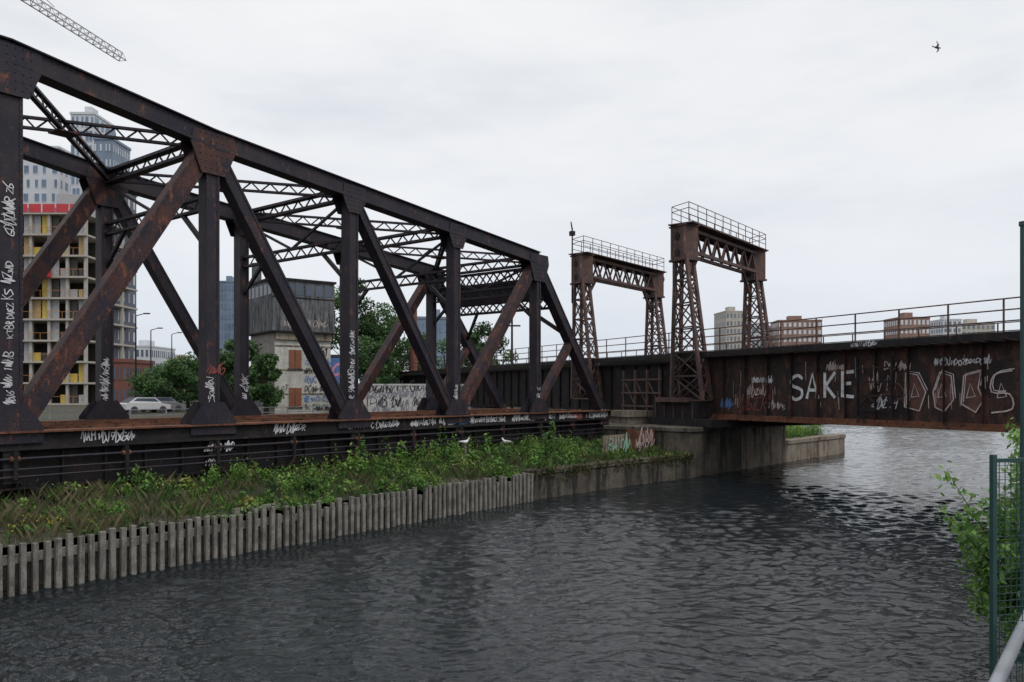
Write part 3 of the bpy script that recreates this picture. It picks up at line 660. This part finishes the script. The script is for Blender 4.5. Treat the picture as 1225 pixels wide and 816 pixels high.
for k in range(120):
    th=r.uniform(0,2*np.pi); zt=r.uniform(.35,3.45); L=r.uniform(.35,1.35)*np.interp(zt,[.3,1.2,2.4,3.4],[.8,1.15,1.15,.65])
    tip=Vector((math.cos(th)*L,math.sin(th)*L,zt)); base=Vector((math.cos(th)*.1,math.sin(th)*.1,0)); mid=base.lerp(tip,.5)+Vector((0,0,.3))
    mb.cyl(base,mid,.02,.013,5); mb.cyl(mid,tip,.013,.004,5); br_=r.normal()*.12
    for t in np.linspace(.0,1.08,26):
        c=mid.lerp(tip,t); 
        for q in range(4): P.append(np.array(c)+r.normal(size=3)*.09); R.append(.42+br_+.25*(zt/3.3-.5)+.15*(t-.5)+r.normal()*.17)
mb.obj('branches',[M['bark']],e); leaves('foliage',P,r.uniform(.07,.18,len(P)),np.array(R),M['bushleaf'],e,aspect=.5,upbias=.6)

# ---------------------------------------------------------------- foreground fence, post, rail
mb=MB(); LF=3.2; zt_=4.07; zb_=2.62
mb.box(-.015,.015,-.015,.015,2.55,zt_+.03,0); mb.box(2.4,2.43,-.015,.015,2.55,zt_+.03,0)
mb.box(.015,LF,-.01,.01,zt_-.02,zt_+.005,0); mb.box(.015,LF,-.01,.01,zb_,zb_+.02,0)
s=.045
while s<LF: mb.box(s-.0018,s+.0018,-.003,.001,zb_+.02,zt_-.02,0); s+=.045
z=zb_+.06
while z<zt_-.03: mb.box(.015,LF,.0015,.005,z-.0018,z+.0018,0); z+=.045
mb.obj('mesh_fence',[M['teal']],rotz=math.radians(14),loc=(3.03,5.0,0))
mb=MB(); mb.cyl((3.62,5.62,2.6),(3.62,5.62,5.67),.022,.022,10); mb.cyl((3.62,5.62,5.67),(3.62,5.62,5.70),.03,.03,10); mb.cyl((3.62,5.62,2.6),(3.62,5.62,2.66),.09,.09,10); mb.obj('metal_post',[M['teal']])
mb=MB(); mb.cyl((-4,.55,3.0),(12,.55,3.0),.035,.035,12)
for s in(-3,0,3,6.6,10): mb.cyl((s,.55,2.6),(s,.55,3.0),.03,.03,8)
mb.obj('guard_rail',[M['galv']],rotz=ROT,smooth=True)

# ---------------------------------------------------------------- buildings
def building(name,x0,x1,Y,ztop,floors,bays,wall,glass,rot=0,depth=14,z0=2.4,wf=.55,hf=.55,pent=True,dbays=None,chaos=0):
    xa,xb=px(x0,Y),px(x1,Y); w=xb-xa
    e=empty(name,(xa,Y,0),rot); w=w/math.cos(rot) if rot else w
    mb=MB(); mb.box(0,w,0,depth,z0-.3,ztop,0); mb.box(-.15,w+.15,-.15,depth+.15,ztop,ztop+.5,0)
    if pent: mb.box(w*.3,w*.6,depth*.3,depth*.6,ztop+.5,ztop+2.6,0)
    mb.obj('walls',[wall],e)
    mb=MB(); fh=(ztop-z0)/floors; dbays=dbays or max(2,int(bays*depth/w))
    rr=random.Random(int(x0))
    for f in range(floors):
        zc=z0+fh*(f+.5)
        for b_ in range(bays):
            xc=w*(b_+.5+chaos*rr.uniform(-.3,.3))/bays; ww=w/bays*wf*(1 if rr.random()<.85-chaos*.4 else .6)
            mb.box(xc-ww/2,xc+ww/2,-.06-.002*(b_%3),.05,zc-fh*hf/2,zc+fh*hf/2,0); mb.box(xc-ww/2-.05,xc+ww/2+.05,-.1-.002*(b_%3),-.068,zc-fh*hf/2-.12,zc-fh*hf/2-.02,1)
        for b_ in range(dbays):
            yc=depth*(b_+.5)/dbays; ww=depth/dbays*wf*(1 if rr.random()<.85-chaos*.4 else .55)
            for xs in(-.06,w-.05): mb.box(xs,xs+.11,yc-ww/2,yc+ww/2,zc-fh*hf/2,zc+fh*hf/2,0)
    mb.obj('windows',[glass,wall],e); return e
wl=plain('white_cladding',(.55,.57,.60),.7,0,.1,.3); bl=plain('blue_grey_cladding',(.16,.21,.28),.5,0,.3,.2); dk=plain('dark_cladding',(.08,.09,.12),.5,0,.3,.2)
br=plain('brown_brick',(.24,.15,.12),.8,0,.25,.5); bg=plain('beige_stone',(.42,.39,.35),.8,0,.15,.5); gl2=plain('pale_blue_glass',(.13,.19,.28),.2,0,.5,.2)
hazeglass=plain('haze_toned_glass',(.15,.17,.2),.3,0,.4,.2)  # distance haze mixed into the colour of the far windows
redb=plain('red_brick',(.16,.06,.045),.8,0,.2,.6)
building('apartment_tower',-60,70,175,58,18,12,wl,gl2,0,10,chaos=.6,wf=.5)
building('apartment_tower',84,112,165,62,20,5,wl,gl2,.0,9,chaos=1,wf=.62,hf=.7,dbays=4)
building('apartment_tower',112,134,150,52,17,4,bl,wl,-.0,7,wf=.35,hf=.45,chaos=1)
building('apartment_tower',100,131,128,38,11,6,dk,wl,0,9,wf=.3,hf=.5,chaos=1,dbays=5)
building('glass_office_tower',258,280,230,36,12,5,bl,gl2,.1,16)
building('brick_house',134,152,110,8.5,2,3,redb,M['glass'],0,8,pent=False)
building('warehouse_building',145,178,260,19,4,6,wl,M['glass'],0,20)
building('warehouse_building',172,236,300,16,3,9,bg,gl2,0,20)
building('glass_office_tower',498,545,170,20,5,9,bl,gl2,.1,18)
building('apartment_tower',868,895,330,37.5,11,6,bg,hazeglass,.1,14)
building('apartment_tower',893,930,350,33,10,7,wl,hazeglass,.1,14)
building('apartment_tower',930,981,340,34.5,10,9,br,wl,-.1,14)
building('apartment_tower',1076,1112,320,34,9,7,br,wl,.0,14)
building('apartment_tower',1128,1150,340,35,11,4,wl,hazeglass,0,12)
building('apartment_tower',1150,1190,360,35,11,7,bg,hazeglass,0,12)
e=empty('building_under_construction',(px(-30,118),118,0),0)
Wd=px(101,118)-px(-30,118); mb=MB(); rr=random.Random(4); nfl=9; fh=3.15; D=16
for f in range(nfl+1):
    z=2.4+fh*f; mb.box(-.3,Wd+.3,-.3,D,z,z+.28,0)
for f in range(nfl):
    z=2.4+fh*f+.28
    for k in range(7):
        x=Wd*k/6; 
        for yy in(.1,5,11): mb.box(x-.2,x+.2,yy,yy+.4,z,z+fh-.28,0)
    for k in range(12):
        c=rr.choice([1,2,3,3,4,5,5,2]) 
        if c==5: continue
        x=Wd*k/12; mb.box(x+.1,x+Wd/12-.1,.52+.01*k,.6+.01*k,z+.01,z+(fh-.3)*rr.choice([.45,1,1]),c)
    for k in range(10): mb.box(Wd*k/10,Wd*k/10+.05,-.28,-.23,z,z+1.05,6)
    mb.box(0,Wd,-.28,-.23,z+1.0,z+1.05,6)
    mb.box(.3,Wd-.3,6,6.3,z+.01,z+fh-.29,2)
zt=2.4+fh*nfl
for k in range(8): mb.box(Wd*k/8,Wd*k/8+Wd/9,-.35,-.31,zt+.28,zt+1.5,7)
for x in(Wd*.55,): mb.box(x,x+2.6,-2.2,-.4,2.4+fh*6,2.4+fh*6+1.0,7)
mb.box(Wd*.6,Wd*.6+4,4,9,zt+.3,zt+4,3)
mb.obj('frame',[plain('raw_concrete',(.38,.35,.31)),plain('osb_sheathing',(.40,.27,.13)),plain('dark_interior',(.05,.045,.04)),plain('grey_sheathing',(.34,.34,.35)),plain('yellow_sheathing',(.5,.37,.08)),M['concrete'],plain('orange_guard',(.45,.2,.06)),plain('red_safety_net',(.5,.04,.05))],e)

e=empty('derelict_silo_building',(-21.5,72,0),math.atan2(.6,.8))
mb=MB(); mb.box(0,5.4,0,6.3,2.2,10.0,0); mb.box(-.06,0,0,6.3,2.2,9.9,1)
mb.box(.02,5.42,-.25,-.003,9.2,9.9,3)
for z in(4.2,6.4,8.6): mb.box(0,5.4,-.05,-.003,z,z+.12,3)
mb.obj('lower_walls',[weathered('stained_white_render',(.52,.51,.47),(.38,.37,.33),(.16,.14,.11),.4,.6,.9,(1.5,1.5,.2),10,.9,.4,.02,.58),weathered('grey_brick',(.18,.165,.155),(.26,.24,.22),None,.4,.6,1.5),M['glass'],M['concrete_light']],e)
mb=MB(); mb.box(-.35,5.6,-.4,6.7,10.0,14.6,0); mb.box(-.5,5.75,-.55,6.85,14.6,14.8,1); mb.box(-.5,5.75,-.55,6.85,9.85,9.999,1)
k=-.3
while k<5.6: mb.box(k,k+.05,-.43,-.401,10.0,13.0,0); k+=.9
k=-.35
while k<6.7: mb.box(-.38,-.351,k,k+.05,10.0,13.0,0); k+=.9
mb.box(-.4,5.6,-.44,-.40,13.0,13.12,1)
for k in range(6): mb.box(-.1+k*.95,.6+k*.95,-.43,-.401,13.3,14.3,2)
for k in range(6): mb.box(-.38,-.351,-.1+k*1.1,.7+k*1.1,13.3,14.3,2)
mb.cyl((.2,5.4,14.8),(.2,5.4,16.8),.45,.45,10,0)
mb.obj('upper_storey',[weathered('stained_grey_cladding',(.085,.09,.10),(.16,.165,.17),(.035,.035,.04),.4,.6,.8,(2,2,.2),10,.8,.4,.02,.48,(.28,.28,.26),.64),M['steel_dark'],M['glass']],e)
mb=MB()
for z in(3.1,6.6):
    mb.box(1.3,2.5,-.06,-.004,z,z+1.7,0); mb.box(1.2,2.6,-.12,-.01,z-.15,z-.001,1); mb.box(1.85,1.92,-.08,-.061,z,z+1.7,1)
for y in(1.2,3.6):
    for z in(3,6.4): mb.box(-.12,-.061,y,y+1.2,z,z+1.6,2)
mb.obj('windows',[plain('rusty_boarded_window',(.20,.07,.035)),M['concrete'],M['glass']],e)
mb=MB()
for k in range(7): tag(mb,0,0,2.2,.6,(2.8,-.05,2.7+k*.85),X,Z,N,k%2,.07,200+k)
tag(mb,0,0,1.0,.5,(.1,-.05,4.5),X,Z,N,0,.05,210); tag(mb,0,0,4,.7,(.6,-.41,10.4),X,Z,N,2,.05,211)
mb.obj('graffiti',[M['blackpaint'],M['bluepaint'],M['pinkpaint']],e)
e=empty('mural_shed',(px(393,76),76,0),.3); mb=MB(); mb.box(0,1.6,0,3,2.3,7.8,0); mb.box(-.1,1.7,-.1,3.1,7.8,8.0,1); mb.obj('walls',[M['bluepaint'],M['concrete']],e)
mb=MB(); tag(mb,0,0,1.3,1.6,(.1,-.01,3.4),X,Z,N,0,.25,301); tag(mb,0,0,1.3,1.6,(.1,-.01,5.8),X,Z,N,1,.25,302); mb.obj('mural',[plain('orange_paint',(.6,.25,.05)),plain('pink_paint',(.6,.25,.35))],e)
mb=MB(); mb.box(0,13,0,.3,2.2,5.0,0); mb.box(-.05,13.05,-.05,.35,5.0,5.15,0)
for k in range(4): tag(mb,0,0,12.6,.9,(.2,-.003,2.5+.62*k),X,Z,N,1 if k%2 else 2,.08,400+k)
mb.obj('graffiti_wall',[plain('whitewashed_wall',(.46,.45,.44)),M['blackpaint'],plain('grey_paint',(.2,.2,.24))],loc=(px(418,70),70,0),rotz=.12)
mb=MB(); mb.box(-150,55,42,49,2.40,2.475,0)
for k in range(-20,10): mb.box(k*5,k*5+2.4,45.4,45.52,2.476,2.48,1)
mb.box(-150,55,41.7,42,2.3,2.60,2)
mb.obj('road',[M['asphalt'],M['white'],M['concrete']],rotz=ROT)
mb=MB(); s=-10
while s<34: mb.box(s,s+.05,38,38.05,2.4,3.6,0); s+=1.8
for z in(3.0,3.3,3.58): mb.box(-10,34,38.005,38.045,z,z+.04,0)
mb.obj('metal_fence',[M['galv']],rotz=ROT)
def car(x,y,rot,paint):
    e=empty('parked_car',(x,y,2.48),rot); mb=MB()
    prof=[(-2.1,.3),(2.1,.3),(2.15,.75),(1.3,.9),(.7,1.42),(-1.1,1.45),(-1.9,.95),(-2.15,.85)]
    n=len(prof)
    for sgn in(-1,1):
        mb.v+= [(a,sgn*(.85 if b<1 else .68),b) for a,b in prof]
    mb.f.append(tuple(range(n-1,-1,-1)));mb.m.append(0);mb.f.append(tuple(range(n,2*n)));mb.m.append(0)
    for i in range(n): j=(i+1)%n; mb.f.append((i,j,n+j,n+i)); mb.m.append(1 if i in(3,5) else 0)
    for sgn in(-1,1):
        mb.quad([(1.1,sgn*.83,.95),(.65,sgn*.72,1.36),(-1.0,sgn*.72,1.38),(-1.6,sgn*.83,.98)],1)
        for wx in(-1.35,1.35): mb.cyl((wx,sgn*.7,.32),(wx,sgn*.9,.32),.32,.32,14,2)
    mb.obj('body',[paint,M['glass'],M['asphalt']],e)
wp=plain('white_car_paint',(.6,.6,.62),.3,0,.03)
car(px(172,74),74,ROT,wp); car(px(192,78),78,ROT,plain('grey_car_paint',(.2,.2,.22),.3))
def lamp(x,Y,ytop):
    zt=4.5+(468-ytop)/950*Y; mb=MB(); mb.cyl((0,0,2.4),(0,0,zt),.12,.06,8); mb.cyl((0,0,zt),(.9,0,zt+.25),.05,.04,6); mb.box(.8,1.4,-.12,.12,zt+.18,zt+.3); mb.cyl((0,0,2.4),(0,0,2.9),.2,.2,8)
    mb.obj('street_lamp',[M['steel_dark']],loc=(px(x,Y),Y,0))
lamp(162,80,378); lamp(180,95,395); lamp(205,110,400)
mb=MB(); Y=75; mb.cyl((0,0,2.4),(0,0,4.5+(468-374)/950*Y),.14,.09,8); mb.box(-.8,.8,-.05,.05,10.6,10.75); mb.obj('utility_pole',[M['wood_dark']],loc=(px(612,Y),Y,0))
mb=MB(); mb.cyl((0,0,2.4),(0,0,14.3),.5,.42,12); mb.cyl((0,0,14.3),(0,0,14.6),.55,.55,12); mb.obj('brick_chimney',[redb],loc=(px(494,90),90,0))
e=empty('tower_crane',(-73,85,0)); mb=MB()
def jib(a,b,wd,n):
    a=Vector(a);b=Vector(b);d=(b-a).normalized();sd=d.cross(Vector((0,0,1))).normalized()
    f=[lambda t:a.lerp(b,t)+sd*wd/2,lambda t:a.lerp(b,t)-sd*wd/2,lambda t:a.lerp(b,t)+Vector((0,0,wd))]
    for q in f: mb.beam(q(0),q(1),.13,.13)
    for k in range(n):
        t0,t1=k/n,(k+1)/n
        for p,q in((0,1),(0,2),(1,2)):
            mb.beam(f[p](t0),f[q](t1),.07,.07); mb.beam(f[p](t1),f[q](t1),.07,.07)
zj=59.5
jib((0,0,zj),(8.2,47.2,zj),1.3,30); jib((0,0,zj),(-2,-14,zj),1.5,10)
for sx in(-.8,.8):
    for sy in(-.8,.8): mb.beam((sx,sy,2),(sx,sy,zj+1),.2,.2)
for k in range(34):
    z=2+k*1.72
    for a,b in(((-.8,-.8),(.8,-.8)),((.8,-.8),(.8,.8)),((.8,.8),(-.8,.8)),((-.8,.8),(-.8,-.8))): mb.beam((*a,z),(*b,z+1.72),.09,.09)
mb.beam((0,0,zj+1),(0,0,zj+8),.5,.5); mb.cyl((0,0,zj+8),(5.6,32,zj+1.6),.05,None,5); mb.cyl((0,0,zj+8),(2.9,17,zj+1.6),.05,None,5); mb.cyl((0,0,zj+8),(-1.8,-13,zj+1.5),.05,None,5)
mb.box(-1.5,-.1,-13.5,-11,zj-2,zj,0); mb.box(.8,2.2,-.2,1.6,zj-2,zj-.1,0)
mb.obj('lattice',[plain('crane_paint',(.36,.36,.37),.5)],e)

# ---------------------------------------------------------------- birds
def bird(name,loc,rot,scale,mat,flying):
    e=empty(name,loc,0); e.rotation_euler=rot; e.scale=(scale,)*3
    mb=MB()
    prof=[(-.55,.03,.02),(-.35,.07,0),(-.1,.13,0),(.15,.14,.0),(.33,.10,.03),(.42,.085,.07),(.52,.07,.08),(.58,.02,.07)]
    if not flying: prof=[(-.5,.02,.08),(-.3,.07,.06),(-.1,.13,.02),(.12,.145,.03),(.25,.11,.12),(.29,.08,.22),(.34,.075,.30),(.42,.03,.29)]
    n=10
    for i,(x,rr_,z) in enumerate(prof):
        for j in range(n): t=2*math.pi*j/n; mb.v.append((x,rr_*math.cos(t),z+rr_*math.sin(t)))
    for i in range(len(prof)-1):
        for j in range(n): a=i*n+j;b=i*n+(j+1)%n; mb.f.append((a,b,b+n,a+n)); mb.m.append(0)
    mb.quad([(-.35,-.05,.02),(-.35,.05,.02),(-.75,.13,.03),(-.75,-.13,.03)],1)
    if flying:
        for sg in(-1,1):
            mb.quad([(.2,sg*.08,.05),(.28,sg*.45,.18),(.02,sg*.5,.17),(-.12,sg*.1,.05)],1); mb.quad([(.28,sg*.45,.18),(-.15,sg*1.05,.12),(-.1,sg*.75,.12),(.02,sg*.5,.17)],1)
    else:
        for sg in(-1,1):
            mb.quad([(.15,sg*.14,.08),(.05,sg*.15,-.04),(-.5,sg*.07,.03),(-.55,sg*.05,.1)],1); mb.cyl((0,sg*.05,-.1),(0,sg*.05,-.3),.012,.012,5,2)
    mb.cyl((prof[-1][0],0,prof[-1][2]),(prof[-1][0]+.1,0,prof[-1][2]-.02),.02,.005,5,2)
    mb.obj('body',[mat,plain('wing_feathers',(.5,.51,.53),.8) if not flying else mat,plain('bill_yellow',(.5,.35,.05))],e,smooth=False)
bird('flying_bird',(px(1120,30),30,4.5+411/950*30),(math.radians(75),math.radians(10),math.radians(8)),.27,M['birdblack'],True)
c=W(28.1,22.3); bird('seagull',(c.x,c.y,2.2),(0,0,2.6),.55,M['gull'],False)
c=W(25.2,22.2); bird('seagull',(c.x,c.y,2.35),(0,0,.5),.5,M['gull'],False)
mb=MB()
for s_,v_,z_ in((28.1,22.3,2.04),(25.2,22.2,2.2)): mb.cyl((s_,v_,1.2),(s_,v_,z_),.07,.06,8)
mb.obj('mooring_post',[M['wood']],rotz=ROT)

# ---------------------------------------------------------------- world, sun, camera
w=bpy.data.worlds.new('World'); scene.world=w; w.use_nodes=True; nt=w.node_tree
bgn=nt.nodes['Background']; sky=nt.nodes.new('ShaderNodeTexSky'); sky.sky_type='NISHITA'; sky.sun_disc=False
sky.sun_elevation=math.radians(52); sky.sun_rotation=math.radians(140); nt.links.new(sky.outputs[0],bgn.inputs[0]); bgn.inputs[1].default_value=.1
tc=nt.nodes.new('ShaderNodeTexCoord'); 
sep=nt.nodes.new('ShaderNodeSeparateXYZ'); nt.links.new(tc.outputs['Generated'],sep.inputs[0])
n1=noise(nt,tc.outputs['Generated'],1.8,8,.58,(1,1,3.6))
r1=ramp(nt,n1.outputs[0],[(.32,(.70,.74,.79)),(.5,(.84,.85,.87)),(.66,(.90,.903,.91))])
g=ramp(nt,sep.outputs[2],[(0.,(.78,.83,.90)),(.12,(.88,.905,.95)),(.28,(1,1,1)),(1,(1.03,1.02,1.0))])
c=mixc(nt,1.0,r1.outputs[0],g.outputs[0],'MULTIPLY')
b2=nt.nodes.new('ShaderNodeBackground'); nt.links.new(c,b2.inputs[0]); b2.inputs[1].default_value=1.08
mx=nt.nodes.new('ShaderNodeMixShader'); mx.inputs[0].default_value=.92
nt.links.new(bgn.outputs[0],mx.inputs[1]); nt.links.new(b2.outputs[0],mx.inputs[2]); nt.links.new(mx.outputs[0],nt.nodes['World Output'].inputs[0])
sl=bpy.data.lights.new('sun','SUN'); sl.energy=1.2; sl.angle=math.radians(20); sl.color=(1,.97,.93); so=bpy.data.objects.new('sun',sl); scene.collection.objects.link(so)
el=math.radians(52); az=math.radians(140); d=Vector((math.sin(az)*math.cos(el),math.cos(az)*math.cos(el),math.sin(el)))
so.rotation_euler=d.to_track_quat('Z','Y').to_euler()
cam=bpy.data.cameras.new('camera'); co=bpy.data.objects.new('camera',cam); scene.collection.objects.link(co)
co.location=(0,0,4.5); co.rotation_euler=(math.radians(90),0,0); cam.sensor_width=36; cam.lens=950/1225*36; cam.shift_y=60/1225; cam.clip_end=6000; cam.clip_start=.1
scene.camera=co
scene.view_settings.view_transform='Standard'; scene.view_settings.look='None'; scene.view_settings.exposure=0
